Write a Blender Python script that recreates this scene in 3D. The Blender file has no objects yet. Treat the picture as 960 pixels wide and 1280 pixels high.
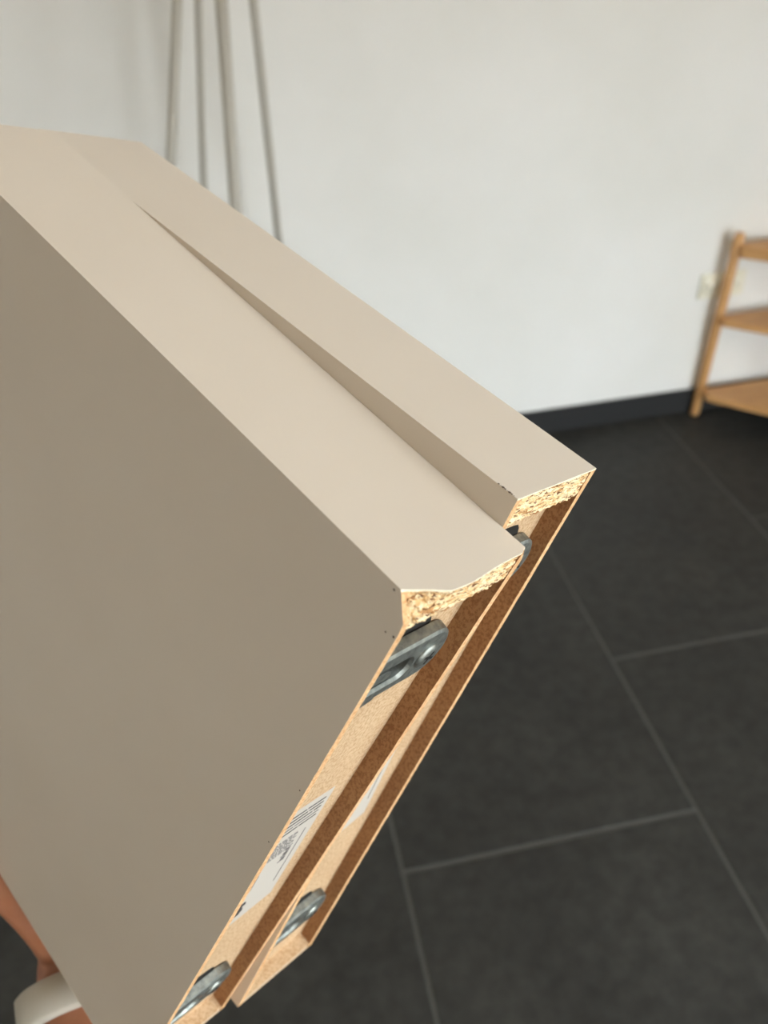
import bpy, bmesh, math, random
from mathutils import Matrix, Vector, noise

S = bpy.context.scene
C = S.collection
R = random.Random(7)

# ------------------------------------------------------------------ camera
cam_d = bpy.data.cameras.new('camera')
cam = bpy.data.objects.new('camera', cam_d)
C.objects.link(cam)
S.camera = cam
cam_d.sensor_fit = 'VERTICAL'
cam_d.sensor_height = 36.0
cam_d.sensor_width = 27.0
cam_d.lens = 1054.9 * 36.0 / 1280.0
cam_d.clip_start = 0.01
cam_d.clip_end = 60
XR = (0.97999957, -0.19277423, -0.04938562)
YD = (-0.1543355, -0.5796047, -0.80014933)
ZF = (0.12562403, 0.79176795, -0.59776426)
cam.matrix_world = Matrix(((XR[0], -YD[0], -ZF[0], 0.0),
                           (XR[1], -YD[1], -ZF[1], 0.0),
                           (XR[2], -YD[2], -ZF[2], 1.5),
                           (0, 0, 0, 1)))
cam_d.dof.use_dof = True
cam_d.dof.focus_distance = 0.25
cam_d.dof.aperture_fstop = 12.5

# ------------------------------------------------------------------ world, daylight, exposure
W = bpy.data.worlds.new('sky')
S.world = W
W.use_nodes = True
nt = W.node_tree
bg = nt.nodes['Background']
tc = nt.nodes.new('ShaderNodeTexCoord')
sx = nt.nodes.new('ShaderNodeSeparateXYZ')
cr = nt.nodes.new('ShaderNodeValToRGB')
cr.color_ramp.elements[0].position = 0.47
cr.color_ramp.elements[0].color = (0.32, 0.28, 0.23, 1)
cr.color_ramp.elements[1].position = 0.53
cr.color_ramp.elements[1].color = (0.86, 0.95, 1.0, 1)
mp = nt.nodes.new('ShaderNodeMath'); mp.operation = 'MULTIPLY_ADD'
mp.inputs[1].default_value = 0.5; mp.inputs[2].default_value = 0.5
nt.links.new(tc.outputs['Generated'], sx.inputs[0])
nt.links.new(sx.outputs['Z'], mp.inputs[0])
nt.links.new(mp.outputs[0], cr.inputs[0])
nt.links.new(cr.outputs[0], bg.inputs[0])
bg.inputs[1].default_value = 7.0

RX, LX, BY, WY, CZ = 2.6, -2.4, -2.8, 2.29, 2.55     # room bounds
SKY = (0.66, 1.26, -0.55, 0.02)                        # unseen roof opening, added to brighten the shelf tops: x0, x1, y0, y1
WIN2 = (1.1, 2.45, 0.05, 2.2)                          # glass door in the front wall: x0, x1, z0, z1
WIN = (-2.6, -0.9, 0.05, 2.2)                          # glass door in the right wall: y0, y1, z0, z1

def area(name, loc, rot, sx_, sy_, power, col, portal=False):
    d = bpy.data.lights.new(name, 'AREA'); d.shape = 'RECTANGLE'
    d.size = sx_; d.size_y = sy_; d.energy = power; d.color = col
    o = bpy.data.objects.new(name, d); C.objects.link(o)
    o.location = loc; o.rotation_euler = rot
    if portal: d.cycles.is_portal = True
    return o
# light faces -Z locally; one portal per glass door
area('daylight_portal', (RX + 0.16, (WIN[0] + WIN[1]) / 2, (WIN[2] + WIN[3]) / 2), (0, math.pi / 2, 0),
     WIN[3] - WIN[2], WIN[1] - WIN[0], 1, (1, 1, 1), True)
area('daylight_portal', ((WIN2[0] + WIN2[1]) / 2, BY - .16, (WIN2[2] + WIN2[3]) / 2), (math.pi / 2, 0, math.pi),
     WIN2[1] - WIN2[0], WIN2[3] - WIN2[2], 1, (1, 1, 1), True)

area('daylight_portal', ((SKY[0] + SKY[1]) / 2, (SKY[2] + SKY[3]) / 2, CZ + .14), (0, 0, 0),  # portal of the added roof opening
     SKY[1] - SKY[0], SKY[3] - SKY[2], 1, (1, 1, 1), True)

S.view_settings.view_transform = 'Standard'
S.view_settings.look = 'None'
S.view_settings.gamma = 1.0
S.view_settings.exposure = 1.20

# ------------------------------------------------------------------ material helpers
def lin(r, g, b):
    f = lambda c: (c / 255 / 12.92) if c / 255 <= 0.04045 else ((c / 255 + 0.055) / 1.055) ** 2.4
    return (f(r), f(g), f(b), 1)

class Mat:
    def __init__(s, name, col=(.5, .5, .5, 1), rough=.5, metal=0.0):
        s.m = bpy.data.materials.new(name); s.m.use_nodes = True
        s.t = s.m.node_tree; s.b = s.t.nodes['Principled BSDF']
        s.b.inputs['Base Color'].default_value = col
        s.b.inputs['Roughness'].default_value = rough
        s.b.inputs['Metallic'].default_value = metal
    def n(s, kind, **kw):
        nd = s.t.nodes.new(kind)
        for k, v in kw.items():
            if hasattr(nd, k): setattr(nd, k, v)
            else: nd.inputs[k.replace('_', ' ')].default_value = v
        return nd
    def l(s, a, b): s.t.links.new(a, b)
    def coords(s, scale=(1, 1, 1)):
        tc = s.n('ShaderNodeTexCoord'); mp = s.n('ShaderNodeMapping')
        mp.inputs['Scale'].default_value = scale
        s.l(tc.outputs['Object'], mp.inputs[0]); return mp.outputs[0]
    def ramp(s, fac, stops):
        r = s.n('ShaderNodeValToRGB'); e = r.color_ramp.elements
        while len(e) < len(stops): e.new(0.5)
        for i, (p, c) in enumerate(stops): e[i].position = p; e[i].color = c
        s.l(fac, r.inputs[0]); return r.outputs[0]
    def noise(s, co, scale, detail=3, rough=.5):
        n = s.n('ShaderNodeTexNoise'); n.inputs['Scale'].default_value = scale
        n.inputs['Detail'].default_value = detail; n.inputs['Roughness'].default_value = rough
        s.l(co, n.inputs['Vector']); return n.outputs[0]
    def bump(s, h, strength, dist):
        b = s.n('ShaderNodeBump'); b.inputs['Strength'].default_value = strength
        b.inputs['Distance'].default_value = dist
        s.l(h, b.inputs['Height']); s.l(b.outputs[0], s.b.inputs['Normal'])
    def mixc(s, fac, a, b, mode='MIX'):
        m = s.n('ShaderNodeMix'); m.data_type = 'RGBA'; m.blend_type = mode
        for v, i in ((fac, 0), (a, 6), (b, 7)):
            if hasattr(v, 'links'): s.l(v, m.inputs[i])
            else: m.inputs[i].default_value = v
        return m.outputs[2]
    def col(s, o): s.l(o, s.b.inputs['Base Color'])

def m_wall():
    m = Mat('white_wall_paint', lin(238, 237, 233), .85)
    co = m.coords(); n = m.noise(co, 2.2, 4)
    m.col(m.ramp(n, [(.3, lin(233, 232, 227)), (.7, lin(241, 240, 237))]))
    m.bump(m.noise(co, 180, 2), .15, .002); return m.m
def m_laminate():
    m = Mat('cream_laminate', lin(214, 202, 184), .42)
    co = m.coords(); n = m.noise(co, 9, 3)
    m.col(m.ramp(n, [(.3, lin(211, 200, 186)), (.7, lin(216, 206, 193))]))
    m.bump(m.noise(co, 900, 2), .05, .0002)
    m.b.inputs['Specular IOR Level'].default_value = .35; return m.m
def m_chip():
    m = Mat('chipboard_flakes', rough=.8)
    v = m.n('ShaderNodeTexVoronoi'); v.inputs['Scale'].default_value = 1.0
    co = m.coords((230, 1250, 500))
    wob = m.noise(m.coords((300, 300, 300)), 1.0, 2)
    add = m.n('ShaderNodeVectorMath', operation='ADD'); sc = m.n('ShaderNodeVectorMath', operation='SCALE')
    sc.inputs['Scale'].default_value = 1.6
    m.l(wob, sc.inputs[0]); m.l(co, add.inputs[0]); m.l(sc.outputs[0], add.inputs[1])
    m.l(add.outputs[0], v.inputs['Vector'])
    sep = m.n('ShaderNodeSeparateColor'); m.l(v.outputs['Color'], sep.inputs[0])
    c = m.ramp(sep.outputs[0], [(0, lin(150, 104, 60)), (.07, lin(196, 150, 98)), (.16, lin(226, 188, 134)),
                                (.45, lin(240, 212, 164)), (.7, lin(250, 234, 198)), (1, lin(232, 200, 150))])
    dark = m.ramp(m.noise(m.coords((300, 1300, 500)), 1.0, 2), [(.36, (0, 0, 0, 1)), (.43, (1, 1, 1, 1))])
    m.col(m.mixc(dark, lin(110, 66, 30), c))
    m.bump(v.outputs['Distance'], .5, .0006); return m.m
def m_fibre(name, a, b, c, speck=True):
    m = Mat(name, rough=.75)
    co = m.coords((1, 1, 1))
    n1 = m.ramp(m.noise(co, 45, 3), [(.3, a), (.7, b)])
    n2 = m.ramp(m.noise(m.coords((900, 600, 900)), 1, 3, .75), [(.42, c), (.54, (1, 1, 1, 1))])
    m.col(m.mixc(.55, n1, n2, 'MULTIPLY'))
    m.bump(m.noise(co, 1500, 2), .25, .0003); return m.m
def m_floor():
    m = Mat('anthracite_slate_tile', rough=.5)
    co = m.coords(); n = m.noise(co, 3.2, 6, .6); n2 = m.noise(co, 28, 5, .65)
    a = m.ramp(n, [(.3, lin(49, 49, 48)), (.7, lin(65, 65, 62))])
    b = m.ramp(n2, [(.35, lin(205, 205, 205)), (.65, lin(255, 255, 255))])
    m.col(m.mixc(1.0, a, b, 'MULTIPLY'))
    m.b.inputs['Specular IOR Level'].default_value = .3
    r = m.ramp(n, [(.3, (.5, .5, .5, 1)), (.7, (.62, .62, .62, 1))]); m.l(r, m.b.inputs['Roughness'])
    m.bump(n2, .25, .003); return m.m
def m_wood(name, a, b, sc=(3, 3, 40)):
    m = Mat(name, rough=.5)
    co = m.coords(sc); n = m.noise(co, 3.0, 5, .6)
    m.col(m.ramp(n, [(.3, a), (.7, b)])); m.bump(n, .1, .001); return m.m
def m_skin():
    m = Mat('skin', rough=.5)
    n = m.noise(m.coords(), 40, 4)
    m.col(m.ramp(n, [(.3, lin(160, 102, 70)), (.7, lin(182, 126, 98))]))
    m.b.inputs['Subsurface Weight'].default_value = .12
    m.b.inputs['Subsurface Radius'].default_value = (.01, .004, .002)
    m.b.inputs['Subsurface Scale'].default_value = .5
    m.bump(m.noise(m.coords(), 500, 3), .2, .0005); return m.m
def m_metal():
    m = Mat('zinc_plated_steel', lin(205, 212, 214), .34, 1.0)
    n = m.noise(m.coords((1, 1, 1)), 350, 4)
    m.col(m.ramp(n, [(.3, lin(128, 134, 132)), (.7, lin(178, 184, 180))]))
    r = m.ramp(n, [(.3, (.6, .6, .6, 1)), (.7, (.42, .42, .42, 1))]); m.l(r, m.b.inputs['Roughness'])
    m.bump(n, .15, .0003); return m.m

M = dict(
    wall=m_wall(), laminate=m_laminate(), chip=m_chip(),
    fibre=m_fibre('smooth_fibreboard', lin(204, 176, 142), lin(214, 188, 154), lin(200, 168, 128)),
    skin_board=m_fibre('hardboard_sheet', lin(154, 112, 74), lin(170, 128, 86), lin(176, 140, 104)),
    board_edge=m_fibre('hardboard_cut_edge', lin(222, 180, 132), lin(238, 202, 156), lin(206, 164, 118)),
    tape_edge=Mat('foil_cut_edge', lin(247, 238, 215), .6).m,
    floor=m_floor(),
    grout=Mat('grey_grout', lin(84, 84, 80), .9).m,
    base=Mat('black_baseboard_tile', lin(27, 27, 28), .6).m,
    oak=m_wood('oiled_bamboo', lin(196, 146, 92), lin(214, 166, 110)),
    socket=Mat('cream_plastic', lin(236, 232, 214), .4).m,
    socket_dark=Mat('socket_recess', lin(200, 196, 176), .5).m,
    hole=Mat('hole_shade_and_rubber', lin(20, 18, 16), .7).m,  # near-black colour as shade inside holes; also plain rubber feet
    metal=m_metal(),
    rod=Mat('grey_painted_steel', lin(176, 172, 162), .45).m,
    skin=m_skin(),
    band=Mat('pale_silicone_band', lin(196, 192, 182), .55).m,
    paper=Mat('white_paper', lin(196, 192, 185), .7).m,
    ink=Mat('grey_ink', lin(112, 110, 112), .8).m,
    ink_dark=Mat('black_ink', lin(62, 60, 62), .8).m,
    ceiling=Mat('warm_white_ceiling', lin(230, 210, 180), .9).m,
    frame=Mat('white_window_frame', lin(235, 235, 233), .4).m,
    nail=Mat('nail', lin(222, 170, 146), .3).m,
    scuff=Mat('dark_scuff', lin(92, 76, 62), .8).m,
)

# ------------------------------------------------------------------ mesh helpers
def link(name, bm, mats, parent=None, smooth=False):
    me = bpy.data.meshes.new(name)
    bmesh.ops.recalc_face_normals(bm, faces=bm.faces)
    bm.to_mesh(me); bm.free()
    if not isinstance(mats, (list, tuple)): mats = [mats]
    for x in mats: me.materials.append(x)
    if smooth:
        for p in me.polygons: p.use_smooth = True
    o = bpy.data.objects.new(name, me); C.objects.link(o)
    if parent: o.parent = parent
    return o
def empty(name, loc=(0, 0, 0), **p):
    o = bpy.data.objects.new(name, None); C.objects.link(o); o.location = loc
    o.empty_display_size = .05
    for k, v in p.items(): o[k] = v
    return o
def tag(o, **p):
    for k, v in p.items(): o[k] = v
    return o
def gridbox(bm, lo, hi, n=(1, 1, 1), deform=None, matf=None):
    """closed box with n cells per axis; deform(p)->p; matf(axis, side)->slot"""
    V = {}
    def vert(i, j, k):
        key = (i, j, k)
        if key not in V:
            p = Vector([lo[a] + (hi[a] - lo[a]) * (key[a] / n[a]) for a in range(3)])
            if deform: p = Vector(deform(p))
            V[key] = bm.verts.new(p)
        return V[key]
    for ax in range(3):
        b, c = [a for a in range(3) if a != ax]
        for side in (0, 1):
            for i in range(n[b]):
                for j in range(n[c]):
                    def key(di, dj):
                        kk = [0, 0, 0]; kk[ax] = n[ax] * side; kk[b] = i + di; kk[c] = j + dj
                        return vert(*kk)
                    f = bm.faces.new((key(0, 0), key(1, 0), key(1, 1), key(0, 1)))
                    if matf: f.material_index = matf(ax, side)
def box(name, lo, hi, mat, parent=None, bev=0.0, seg=2, **kw):
    bm = bmesh.new(); gridbox(bm, lo, hi, **kw)
    if bev: bmesh.ops.bevel(bm, geom=bm.edges[:], offset=bev, segments=seg, affect='EDGES', profile=.5)
    return link(name, bm, mat, parent)
def tube(bm, pts, rad, seg=12, cap=True):
    pts = [Vector(p) for p in pts]; rings = []
    if not hasattr(rad, '__len__'): rad = [rad] * len(pts)
    up = None
    for i, p in enumerate(pts):
        t = (pts[min(i + 1, len(pts) - 1)] - pts[max(i - 1, 0)]).normalized()
        if up is None: up = t.orthogonal().normalized()
        up = (up - t * up.dot(t)).normalized(); s = t.cross(up)
        rings.append([bm.verts.new(p + (up * math.cos(a) + s * math.sin(a)) * rad[i])
                      for a in [2 * math.pi * k / seg for k in range(seg)]])
    for a, b in zip(rings, rings[1:]):
        for k in range(seg):
            bm.faces.new((a[k], a[(k + 1) % seg], b[(k + 1) % seg], b[k]))
    if cap:
        bm.faces.new(rings[0][::-1]); bm.faces.new(rings[-1])
def prism(bm, outline, z0, z1, ax=(0, 1, 2)):
    def P(x, y, z):
        q = [0, 0, 0]; q[ax[0]] = x; q[ax[1]] = y; q[ax[2]] = z; return q
    a = [bm.verts.new(P(x, y, z0)) for x, y in outline]
    b = [bm.verts.new(P(x, y, z1)) for x, y in outline]
    n = len(a)
    bm.faces.new(a[::-1]); bm.faces.new(b)
    for i in range(n): bm.faces.new((a[i], a[(i + 1) % n], b[(i + 1) % n], b[i]))

# ------------------------------------------------------------------ the room
TH = .15
def slab(name, lo, hi, mat):
    return tag(box(name, lo, hi, mat), kind='structure')
fl = slab('floor', (LX - TH, BY - TH, -.12), (RX + TH, WY + TH, -.0015), M['grout'])
bm = bmesh.new()                                       # ceiling with the added roof opening cut out
gridbox(bm, (LX - TH, BY - TH, CZ), (SKY[0], WY + TH, CZ + .12)); gridbox(bm, (SKY[1], BY - TH, CZ), (RX + TH, WY + TH, CZ + .12))
gridbox(bm, (SKY[0], BY - TH, CZ), (SKY[1], SKY[2], CZ + .12)); gridbox(bm, (SKY[0], SKY[3], CZ), (SKY[1], WY + TH, CZ + .12))
tag(link('ceiling', bm, M['ceiling']), kind='structure')
wh = tag(empty('added_roof_opening', (0, 0, CZ)), kind='structure')  # unseen opening, added so daylight falls on the shelf tops
for x0, x1, y0, y1 in ((SKY[0], SKY[0] + .03, SKY[2], SKY[3]), (SKY[1] - .03, SKY[1], SKY[2], SKY[3]),
                       (SKY[0], SKY[1], SKY[2], SKY[2] + .03), (SKY[0], SKY[1], SKY[3] - .03, SKY[3])):
    box('window_frame', (x0, y0, .02), (x1, y1, .10), M['frame'], wh)
slab('wall_back', (LX - TH, WY, -.02), (RX + TH, WY + TH, CZ), M['wall'])
slab('wall_left', (LX - TH, BY, -.02), (LX, WY, CZ), M['wall'])
bm = bmesh.new()
gridbox(bm, (LX - TH, BY - TH, -.02), (WIN2[0], BY, CZ)); gridbox(bm, (WIN2[1], BY - TH, -.02), (RX + TH, BY, CZ))
gridbox(bm, (WIN2[0], BY - TH, -.02), (WIN2[1], BY, WIN2[2])); gridbox(bm, (WIN2[0], BY - TH, WIN2[3]), (WIN2[1], BY, CZ))
tag(link('wall_front', bm, M['wall']), kind='structure')
wg = tag(empty('window_2', (0, BY - .06, 0)), kind='structure')
for x0, x1, z0, z1 in ((WIN2[0], WIN2[0] + .06, WIN2[2], WIN2[3]), (WIN2[1] - .06, WIN2[1], WIN2[2], WIN2[3]),
                       (WIN2[0], WIN2[1], WIN2[2], WIN2[2] + .06), (WIN2[0], WIN2[1], WIN2[3] - .06, WIN2[3])):
    box('window_frame', (x0, -.03, z0), (x1, .03, z1), M['frame'], wg)
bm = bmesh.new()
gridbox(bm, (RX, BY, -.02), (RX + TH, WIN[0], CZ)); gridbox(bm, (RX, WIN[1], -.02), (RX + TH, WY, CZ))
gridbox(bm, (RX, WIN[0], -.02), (RX + TH, WIN[1], WIN[2])); gridbox(bm, (RX, WIN[0], WIN[3]), (RX + TH, WIN[1], CZ))
tag(link('wall_right', bm, M['wall']), kind='structure')
wf = tag(empty('window_1', (RX + .06, 0, 0)), kind='structure')
for i, (y0, y1, z0, z1) in enumerate([(WIN[0], WIN[0] + .06, WIN[2], WIN[3]), (WIN[1] - .06, WIN[1], WIN[2], WIN[3]),
                                      (-1.58, -1.52, WIN[2], WIN[3]), (WIN[0], WIN[1], WIN[2], WIN[2] + .06),
                                      (WIN[0], WIN[1], WIN[3] - .06, WIN[3])]):
    box('window_frame', (-.03, y0, z0), (.03, y1, z1), M['frame'], wf)

# floor tiles, 0.6 x 1.2 m, laid in a third bond, joints recessed
TW, TL, G = .5955, 1.2, .0062
tile_cache = {}
def tile_mesh(w, l):
    key = (round(w, 4), round(l, 4))
    if key not in tile_cache:
        bm = bmesh.new(); gridbox(bm, (0, 0, -.012), (w, l, 0))
        es = [e for e in bm.edges if all(abs(v.co.z) < 1e-6 for v in e.verts)]
        bmesh.ops.bevel(bm, geom=es, offset=.0015, segments=1, affect='EDGES')
        bmesh.ops.recalc_face_normals(bm, faces=bm.faces)
        me = bpy.data.meshes.new('floor_tile'); bm.to_mesh(me); bm.free(); me.materials.append(M['floor'])
        tile_cache[key] = me
    return tile_cache[key]
x0b = .1305; y0b = .8605                          # a joint crossing seen in the photograph
for c in range(-5, 6):
    xa = x0b + c * .5955; xb = xa + .5955
    xa2, xb2 = max(xa, LX), min(xb, RX)
    if xb2 - xa2 < .03: continue
    off = y0b + (c % 3) * .415
    for r in range(-6, 4):
        ya = off + r * TL; yb = ya + TL
        ya2, yb2 = max(ya, BY), min(yb, WY)
        if yb2 - ya2 < .03: continue
        o = bpy.data.objects.new('floor_tile', tile_mesh(xb2 - xa2 - G, yb2 - ya2 - G))
        C.objects.link(o); o.parent = fl; o.location = (xa2 + G / 2, ya2 + G / 2, 0)

# baseboards
bb = tag(box('baseboard_back', (LX, WY - .011, 0), (RX, WY, .086), M['base'], bev=.001), kind='structure')
tag(box('baseboard_left', (LX, BY, 0), (LX + .011, WY - .011, .086), M['base']), kind='structure')
tag(box('baseboard_right', (RX - .011, WIN[1], 0), (RX, WY - .011, .086), M['base']), kind='structure')
tag(box('baseboard_front', (LX + .011, BY, 0), (WIN2[0], BY + .011, .086), M['base']), kind='structure')

# ------------------------------------------------------------------ power socket on the wall
sk = empty('power_socket', (1.468, WY, .446), label='double cream power socket low on the white wall beside the wooden rack', category='socket')
o = box('cover_plate', (-.075, -.009, -.04), (.075, 0, .04), M['socket'], sk, bev=.003)
for sxx in (-.036, .036):
    bm = bmesh.new(); tube(bm, [(sxx, -.0085, 0), (sxx, -.0125, 0)], [.029, .028], 24)
    ins = link('socket_insert', bm, M['socket'], sk, True)
    bm = bmesh.new()
    for q in (-.0095, .0095): tube(bm, [(sxx + q, -.0125, 0), (sxx + q, -.0131, 0)], .0026, 10)
    link('pin_hole', bm, M['hole'], ins)

# ------------------------------------------------------------------ wooden rack at the right edge
rk = empty('wooden_rack', (1.6, 2.1, 0), label='low bamboo rack with three shelves and slanted round posts against the wall', category='shelf')
O = Vector((1.6, 2.1, 0))
def post(p, q, r):
    bm = bmesh.new(); d = (q - p).normalized()
    tube(bm, [p - O, p - O + d * .004, q - O - d * .006, q - O], [r * .85, r, r, r * .8], 16)
    link('post', bm, M['oak'], rk, True)
P0 = Vector((1.445, 2.262, 0)); P1 = Vector((1.464, 2.235, .622))
post(P0, P1, .0155)
post(Vector((1.83, 2.262, 0)), Vector((1.81, 2.235, .638)), .0155)
post(Vector((1.75, 1.95, 0)), Vector((1.73, 1.99, .638)), .0155)
def rshelf(z, pts, th):
    bm = bmesh.new(); prism(bm, [(x - O.x, y - O.y) for x, y in pts], z - th, z)
    bmesh.ops.bevel(bm, geom=bm.edges[:], offset=.002, segments=2, affect='EDGES')
    link('shelf_board', bm, M['oak'], rk)
rshelf(.105, [(1.440, 2.200), (1.450, 2.245), (1.85, 2.250), (1.83, 2.12), (1.76, 1.92), (1.72, 1.915)], .022)
rshelf(.364, [(1.447, 2.200), (1.457, 2.240), (1.84, 2.245), (1.82, 2.12), (1.75, 1.95), (1.71, 1.945)], .020)
rshelf(.592, [(1.460, 2.205), (1.468, 2.235), (1.83, 2.24), (1.81, 2.12), (1.74, 1.98), (1.70, 1.975)], .034)

# ------------------------------------------------------------------ grey rod stand by the wall
st = empty('rod_stand', (0, 1.95, 0), label='tall grey metal stand with four splayed legs in front of the white wall', category='stand')
SO = Vector((0, 1.95, 0))
for a, b, r in [((-.3556, 1.703, 0), (.150, 2.006, 2.1), .0098), ((-.184, 2.1607, 0), (.118, 1.99, 2.1), .0082),
                ((-.0733, 1.559, 0), (.1165, 2.02, 2.1), .0118), ((.0973, 2.1003, 0), (.1275, 1.972, 2.1), .0092)]:
    bm = bmesh.new(); tube(bm, [Vector(a) - SO, Vector(b) - SO], r, 16); leg = link('leg', bm, M['rod'], st, True)
    bm = bmesh.new(); tube(bm, [Vector(a) - SO, Vector(a) - SO + (Vector(b) - Vector(a)).normalized() * .02], r * 1.25, 16)
    link('rubber_foot', bm, M['hole'], leg, True)
bm = bmesh.new(); tube(bm, [(.128, .047, 2.07), (.128, .047, 2.08), (.128, .047, 2.14), (.128, .047, 2.15)], [.03, .048, .048, .03], 24)
link('hub', bm, M['rod'], st, True)

# ------------------------------------------------------------------ the two floating shelves
D, L = .2479, .2902          # depth into the shelf (w), length (v), thickness (u)
SK = .003                            # skins
RD = .0066                           # depth of the recess
AX = Matrix(((0.74745279, -0.42501658, -0.51056365, 0.02792167),
             (0.5907484, 0.07370978, 0.80348192, 0.13758043),
             (-0.3038596, -0.90217946, 0.30617244, 1.3687482), (0, 0, 0, 1)))
BX = Matrix(((0.74744623, -0.39727017, -0.5324477, 0.06426992),
             (0.59075178, 0.03086681, 0.80626272, 0.17462706),
             (-0.30386916, -0.91718245, 0.25775934, 1.36540501), (0, 0, 0, 1)))
def fr(x, y, z, s=1.0, seed=0):
    return noise.noise(Vector((x * s + seed, y * s, z * s)))

def cl(x): return max(x, SK + .0002)          # keep the fittings inside the recess
def bracket(root, cu, cv, seed):
    """keyhole hanging plate lying across the thickness"""
    t0 = RD - .0006; top = RD - .0042            # plate faces the opening (w = 0)
    def ring(a, hw, n=14):                      # stadium outline, long axis along u
        pts = []
        for k in range(n + 1):
            th = -math.pi / 2 + math.pi * k / n; pts.append((cu + a + hw * math.cos(th), cv + hw * math.sin(th)))
        for k in range(n + 1):
            th = math.pi / 2 + math.pi * k / n; pts.append((cu - a + hw * math.cos(th), cv + hw * math.sin(th)))
        return pts
    def loop(bm, pts, w): return [bm.verts.new((cl(x), y, w)) for x, y in pts]
    bm = bmesh.new()
    outer0 = loop(bm, ring(.0115, .0098), t0); outer1 = loop(bm, ring(.0115, .0094), top + .0006)
    outer2 = loop(bm, ring(.0115, .0084), top)
    # slot opening, shifted to the near side
    def slot(hw, sh, w):
        pts = []; n = 14
        for k in range(n + 1):
            th = -math.pi / 2 + math.pi * k / n; pts.append((cu + .001 + hw * math.cos(th), cv + .0008 + hw * math.sin(th)))
        for k in range(n + 1):
            th = math.pi / 2 + math.pi * k / n; pts.append((cu - .0125 + hw * math.cos(th), cv + .0008 + hw * math.sin(th)))
        return loop(bm, pts, w)
    s0 = slot(.0048, 0, top); s1 = slot(.0042, 0, top + .0010); s2 = slot(.0042, 0, t0)
    N = len(outer0)
    for a, b in ((outer0, outer1), (outer1, outer2), (outer2, s0), (s0, s1), (s1, s2)):
        for k in range(N): bm.faces.new((a[k], a[(k + 1) % N], b[(k + 1) % N], b[k]))
    pl = link('hanging_bracket', bm, M['metal'], root)
    # inner tongue that leaves a U-shaped gap inside the slot
    bm = bmesh.new()
    prism(bm, [(cl(cu - .019), cv - .0018), (cu - .006, cv - .0018), (cu - .0035, cv - .0006), (cu - .003, cv + .0012),
               (cu - .0045, cv + .0024), (cl(cu - .019), cv + .0026)], top + .0004, top + .0018)
    link('slot_tongue', bm, M['metal'], pl)
    bm = bmesh.new()
    prism(bm, [(cl(cu - .019), cv + .0105), (cu - .004, cv + .0095), (cu - .003, cv + .0112), (cu - .003, cv + .0128), (cl(cu - .019), cv + .0150)], t0 - .0024, t0)
    link('mounting_tab', bm, M['metal'], pl)
    bm = bmesh.new()
    prism(bm, [(cl(cu + x), cv + .0008 + y) for x, y in ((-.017, -.0045), (.003, -.0045), (.0052, 0), (.003, .0045), (-.017, .0045))], t0 - .0003, t0 - .0001)
    link('slot_hole', bm, M['hole'], pl)
    # screw
    sx_, sy_ = cu + .0115, cv + .0002
    bm = bmesh.new()
    tube(bm, [(sx_, sy_, top + .0002), (sx_, sy_, top - .0006), (sx_, sy_, top - .0012)], [.0046, .0044, .0030], 20)
    sc = link('screw', bm, M['metal'], pl, True)
    bm = bmesh.new()
    for ang in (.4, .4 + math.pi / 2):
        c, s = math.cos(ang), math.sin(ang)
        q = [(sx_ + x * c - y * s, sy_ + x * s + y * c) for x, y in ((-.0024, -.0005), (.0024, -.0005), (.0024, .0005), (-.0024, .0005))]
        prism(bm, q, top - .00125, top - .0011)
    link('screw_slot', bm, M['hole'], sc)

def label(root, corners, seed):
    """paper sticker on the recess floor; corners (u,v): top-left, top-right, bottom-right, bottom-left"""
    w = RD - .0002
    bm = bmesh.new(); prism(bm, corners, w, RD - .00002)
    st_ = link('sticker', bm, M['paper'], root); st_['label'] = 'white printed sticker with grey lines'
    tl, tr, br, bl = [Vector(c) for c in corners]
    def P(a, b):
        p = (tl * (1 - a) + tr * a) * (1 - b) + (bl * (1 - a) + br * a) * b; return (p.x, p.y)
    def rect(bm, a0, a1, b0, b1): prism(bm, [P(a0, b0), P(a1, b0), P(a1, b1), P(a0, b1)], w - .00008, w)
    rr = random.Random(seed); g = bmesh.new(); d = bmesh.new()
    for k in range(5):                                   # rules and lines of print at the top
        b = .05 + k * .036; x = .04
        while x < .84:
            l = rr.uniform(.5, .9)
            rect(d if k != 3 else g, x, min(x + l, .92), b, b + .011); x += l + .02
    for k in range(10):                                   # fine print block
        b = .27 + k * .016; x = .10 + rr.uniform(0, .05)
        while x < .72:
            l = rr.uniform(.02, .08); rect(g, x, min(x + l, .78), b, b + .007); x += l + .02
    for a0, b0, n, hgt in ((.70, .42, 8, .012), (.34, .53, 9, .011)):      # rows of digits running along the length
        for k in range(n):
            rect(g if k % 3 else d, a0 + rr.uniform(-.02, .02), a0 + .075, b0 + k * .016, b0 + k * .016 + hgt * rr.uniform(.6, 1))
    rect(g, .86, .875, .30, .80)
    for k in range(6): rect(d, .34, .46 + rr.uniform(-.02, .03), .79 + k * .022, .79 + k * .022 + .018)
    for k in range(4): rect(g, .08 + k * .05, .11 + k * .05, .93, .965)
    p1 = link('fine_print', g, M['ink'], st_); p1['kind'] = 'stuff'; p2 = link('bold_print', d, M['ink_dark'], st_); p2['kind'] = 'stuff'

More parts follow.
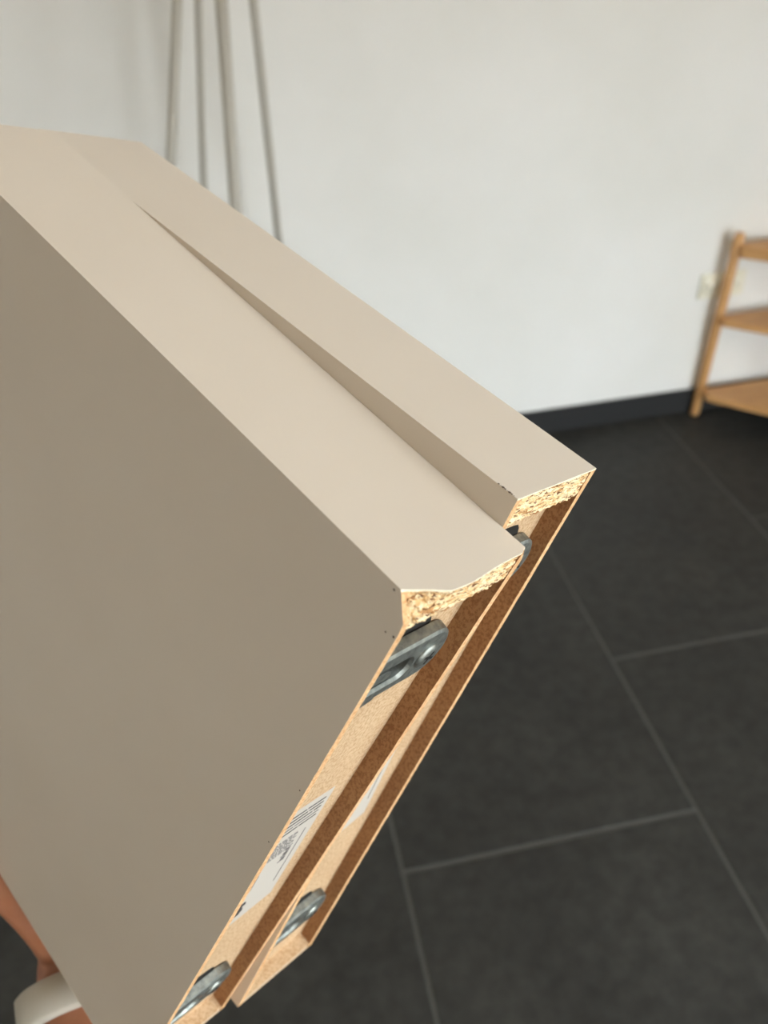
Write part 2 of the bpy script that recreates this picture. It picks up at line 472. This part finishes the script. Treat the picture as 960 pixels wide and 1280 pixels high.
def shelf(name, mtx, lab, damaged, T):
    r = empty(name, label=lab, category='shelf'); r['group'] = 'hand-held floating shelves'
    r.matrix_world = mtx
    def notch(p):
        """crushed near corner of the damaged shelf and a slightly ragged rim"""
        u, v, w = p
        if w < .02:
            k = 1 - w / .02
            w = w + k * .00012 * fr(u, v, 0, 900)
            if damaged:
                d = max(0, 1 - math.hypot(u / .013, v / .0075))
                w += k * d * .0052
                if v < .002: w -= k * .0011 * math.exp(-((u - .021) / .011) ** 2)
                d2 = max(0, 1 - math.hypot((u - .05) / .003, v / .003)); w += k * d2 * .0012
        return (u, v, w)
    # near skin and far skin: laminate outside, hardboard inside and at the cut edge
    def mf_near(ax, s): return 0 if (ax == 0 and s == 0) else (2 if (ax == 2 and s == 0) else 1)
    def mf_far(ax, s): return 0 if (ax == 0 and s == 1) else (2 if (ax == 2 and s == 0) else 1)
    bm = bmesh.new(); gridbox(bm, (0, .0006, 0), (SK - .0004, L - .0006, D - .0006), (1, 90, 24), notch, mf_near)
    fp = link('front_panel', bm, [M['laminate'], M['skin_board'], M['board_edge']], r)
    bm = bmesh.new(); gridbox(bm, (T - SK, .0006, 0), (T, L - .0006, D - .0006), (1, 90, 1), notch, mf_far)
    link('rear_panel', bm, [M['laminate'], M['skin_board'], M['board_edge']], r)
    # foil covered long edges and end
    mf_t = lambda ax, s: 1 if (ax == 2 and s == 0) else 0
    bm = bmesh.new(); gridbox(bm, (0, 0, 0), (T, .0006, D), (50, 1, 24), notch, mf_t)
    eb = link('top_edge_band', bm, [M['laminate'], M['tape_edge']], r)
    bm = bmesh.new(); gridbox(bm, (0, L - .0006, 0), (T, L, D), (12, 1, 2), None, mf_t)
    link('bottom_edge_band', bm, [M['laminate'], M['board_edge']], r)
    bm = bmesh.new(); gridbox(bm, (0, .0006, D - .0006), (T, L - .0006, D), (1, 1, 1))
    link('end_edge_band', bm, M['laminate'], r)
    # chipboard rail under the top edge: rough sawn face
    def rough(p):
        u, v, w = p; q = notch(p); w = q[2]
        if p[2] < .001:
            w += .00030 + .00045 * fr(u, v, 0, 520, 3) + .0003 * fr(u, v, 0, 1500, 9)
            if damaged:
                d = max(0, 1 - math.hypot((u - .004) / .014, (v - .003) / .008)); w += d * .0022 * (1 + fr(u, v, 1, 400))
        if v > .010: v += .0004 * fr(u, w, 1, 400)
        return (u, v, w)
    bm = bmesh.new(); gridbox(bm, (SK, .0006, 0), (T - SK, .0104, .030), (74, 18, 8), rough)
    link('chipboard_rail', bm, M['chip'], r)
    # bottom rail
    bm = bmesh.new(); gridbox(bm, (SK, L - .0042, .0003), (T - SK, L - .0006, .030), (12, 1, 4))
    link('bottom_rail', bm, M['fibre'], r)
    # recessed hanging rail; a thin dark patch paints the shade of each bored hole
    bm = bmesh.new(); gridbox(bm, (SK, .0104, RD), (T - SK, L - .0042, .030))
    link('hanging_rail', bm, M['fibre'], r)
    for cu, cv, s in ((.0200, .0362, 1), (.0178, .2440, 2)):
        bracket(r, cu, cv, s)
        bm = bmesh.new(); pts = []
        for k in range(20):
            a = 2 * math.pi * k / 20
            ca, sa = math.cos(a), math.sin(a)
            pts.append((cl(cu - .0005 + .0125 * abs(ca) ** .6 * (1 if ca > 0 else -1)), cv - .0052 + .0092 * abs(sa) ** .6 * (1 if sa > 0 else -1) * (1 + .12 * fr(k, s, 4, 1.7))))
        prism(bm, pts, RD - .00015, RD + .0001)
        h = link('bored_hole_shade', bm, M['hole'], r)
    return r

A = shelf('floating_shelf', AX, 'nearer cream floating shelf with crushed corner, facing the camera and held in the hand', True, .05)
label(A, [(.0050, .1100), (.0373, .1110), (.0384, .1828), (.0070, .1888)], 3)
Bs = shelf('floating_shelf', BX, 'farther cream floating shelf held behind the one with the crushed corner', False, .0473)
label(Bs, [(.0035, .1110), (.0300, .1090), (.0365, .1798), (.0090, .1860)], 5)

# crumbled splinters at the crushed corner, scuffs on the laminate
bm = bmesh.new(); rr = random.Random(4)
for k in range(46):
    u = rr.uniform(.0012, .016); v = rr.uniform(.0010, .0085); w = .0030 * max(0, 1 - math.hypot(u / .014, v / .008)) + rr.uniform(.0, .0012)
    c = Vector((u, v, w)); l = rr.uniform(.0006, .0022); t = rr.uniform(.0002, .0005)
    d = Vector((rr.uniform(-.3, 1), rr.uniform(-.6, .6), rr.uniform(-.6, .2))).normalized()
    tube(bm, [c - d * l / 2, c, c + d * l / 2], [t * .4, t, t * .3], 5)
sp = link('chipboard_splinters', bm, M['chip'], A); sp['kind'] = 'stuff'
def speck(name, parent, pts):
    bm = bmesh.new()
    for (a, b, c, s) in pts:
        bmesh.ops.create_icosphere(bm, subdivisions=1, radius=s, matrix=Matrix.Translation((a, b, max(c, s * .9))) @ (Matrix.Diagonal((.15, 1, 1, 1)) if a == 0 else Matrix.Diagonal((1, .15, 1, 1))))
    o = link(name, bm, M['scuff'], parent, True); o['kind'] = 'stuff'
speck('nick_marks', A, [(0, .0015, .0066, .0004), (0, .0125, .0032, .0003), (0, .0118, .0008, .0004), (0, .0765, .0016, .0003),
                   (0, .1035, .0018, .0003)])
speck('nick_marks', Bs, [(.0003, 0, .0015 + k * .0008, .0002 + .0002 * (k % 3)) for k in range(8)])

# ------------------------------------------------------------------ the hand that holds the shelves (built in the axes of the near shelf)
hd = empty('person', label='bare forearm and hand holding both cream shelves from below, pale band on wrist', category='person')
hd.matrix_world = AX
B0 = L
FA = [(.0225, .3461, .0488), (.0155, .3500, .0300), (-.006, .350, -.012), (-.055, .368, -.105)]
chains = [
    [(FA[3], .040), (FA[2], .036), (FA[1], .0290), (FA[0], .0258), ((.0310, .3400, .0740), .0250), ((.048, .322, .084), .022)],
    [((.0310, .3400, .0740), .022), ((.019, .322, .0830), .0140), ((.0085, .3060, .0925), .0108), ((.0030, .3022, .1086), .0103), ((-.004, .3020, .1291), .0100), ((-.008, .3015, .142), .0082)],
]
for i, (w, reach) in enumerate(((.105, .95), (.084, 1.0), (.063, .96), (.044, .82))):
    a = [((.036, .330, .072), .018), ((.062, .315, .5 * (.078 + w)), .0135), ((.088, .3052, w), .0112),
         ((.1068, .2920, w), .0098), ((.1078, .2920 - .030 * reach, w + .002), .0090), ((.1066, .2920 - .052 * reach, w + .003), .0078)]
    chains.append(a)
def skin_mesh(name, chains, parent, mat):
    bm = bmesh.new(); rad = []
    for ch in chains:
        prev = None
        for (p, r) in ch:
            v = bm.verts.new(p); rad.append(r)
            if prev: bm.edges.new((prev, v))
            prev = v
    me = bpy.data.meshes.new(name); bm.to_mesh(me); bm.free()
    o = bpy.data.objects.new(name, me); C.objects.link(o); o.parent = parent
    me.materials.append(mat)
    sk_ = o.modifiers.new('skin', 'SKIN')
    n = 0
    for ch in chains:
        for k, (p, r) in enumerate(ch):
            sv = me.skin_vertices[0].data[n]; sv.radius = (r, r); sv.use_root = (k == 0); n += 1
    sk_.use_smooth_shade = True
    s = o.modifiers.new('sub', 'SUBSURF'); s.levels = 2; s.render_levels = 2
    rm = o.modifiers.new('remesh', 'REMESH'); rm.mode = 'VOXEL'; rm.voxel_size = .0016; rm.use_smooth_shade = True
    sm = o.modifiers.new('smooth', 'SMOOTH'); sm.iterations = 8; sm.factor = .6
    return o
skin_mesh('arm_and_hand', chains, hd, M['skin'])
# nails
def nail(p, n, d, s):
    bm = bmesh.new(); bmesh.ops.create_uvsphere(bm, u_segments=12, v_segments=8, radius=1)
    n = Vector(n).normalized(); d = Vector(d).normalized(); c = n.cross(d).normalized(); d = c.cross(n)
    for v in bm.verts:
        q = v.co; v.co = Vector(p) + c * q.x * s * .75 + d * q.y * s + n * q.z * s * .18
    link('nail', bm, M['nail'], hd, True)
nail((-.0145, .3075, .140), (-.7, .7, -.1), (-.3, 0, 1), .0062)
for i, (w, reach) in enumerate(((.105, .95), (.084, 1.0), (.063, .96), (.044, .82))):
    nail((.1150, .2920 - .050 * reach, w + .003), (1, 0, 0), (0, -1, 0), .0055)
# wrist band: a broad flat strap around the wrist
def band(p0, p1, ra, th, wd):
    p0, p1 = Vector(p0), Vector(p1); ax = (p1 - p0).normalized(); s = ax.orthogonal().normalized(); t = ax.cross(s)
    prof = [(-wd, 0), (-wd * .96, th * .7), (-wd * .8, th), (wd * .8, th), (wd * .96, th * .7), (wd, 0), (wd * .9, -th * .5), (-wd * .9, -th * .5)]
    bm = bmesh.new(); n = 56; rings = []
    for k in range(n):
        a = 2 * math.pi * k / n; d = s * math.cos(a) + t * math.sin(a)
        rings.append([bm.verts.new(p0 + ax * x + d * (ra + y)) for x, y in prof])
    for k in range(n):
        A_, B_ = rings[k], rings[(k + 1) % n]
        for j in range(len(prof)):
            bm.faces.new((A_[j], A_[(j + 1) % len(prof)], B_[(j + 1) % len(prof)], B_[j]))
    o = link('wristband', bm, M['band'], hd, True); o['label'] = 'pale grey smooth wristband'
    return o
band((.0240, .3458, .0530), (.0165, .3485, .0335), .0275, .0055, .0088)
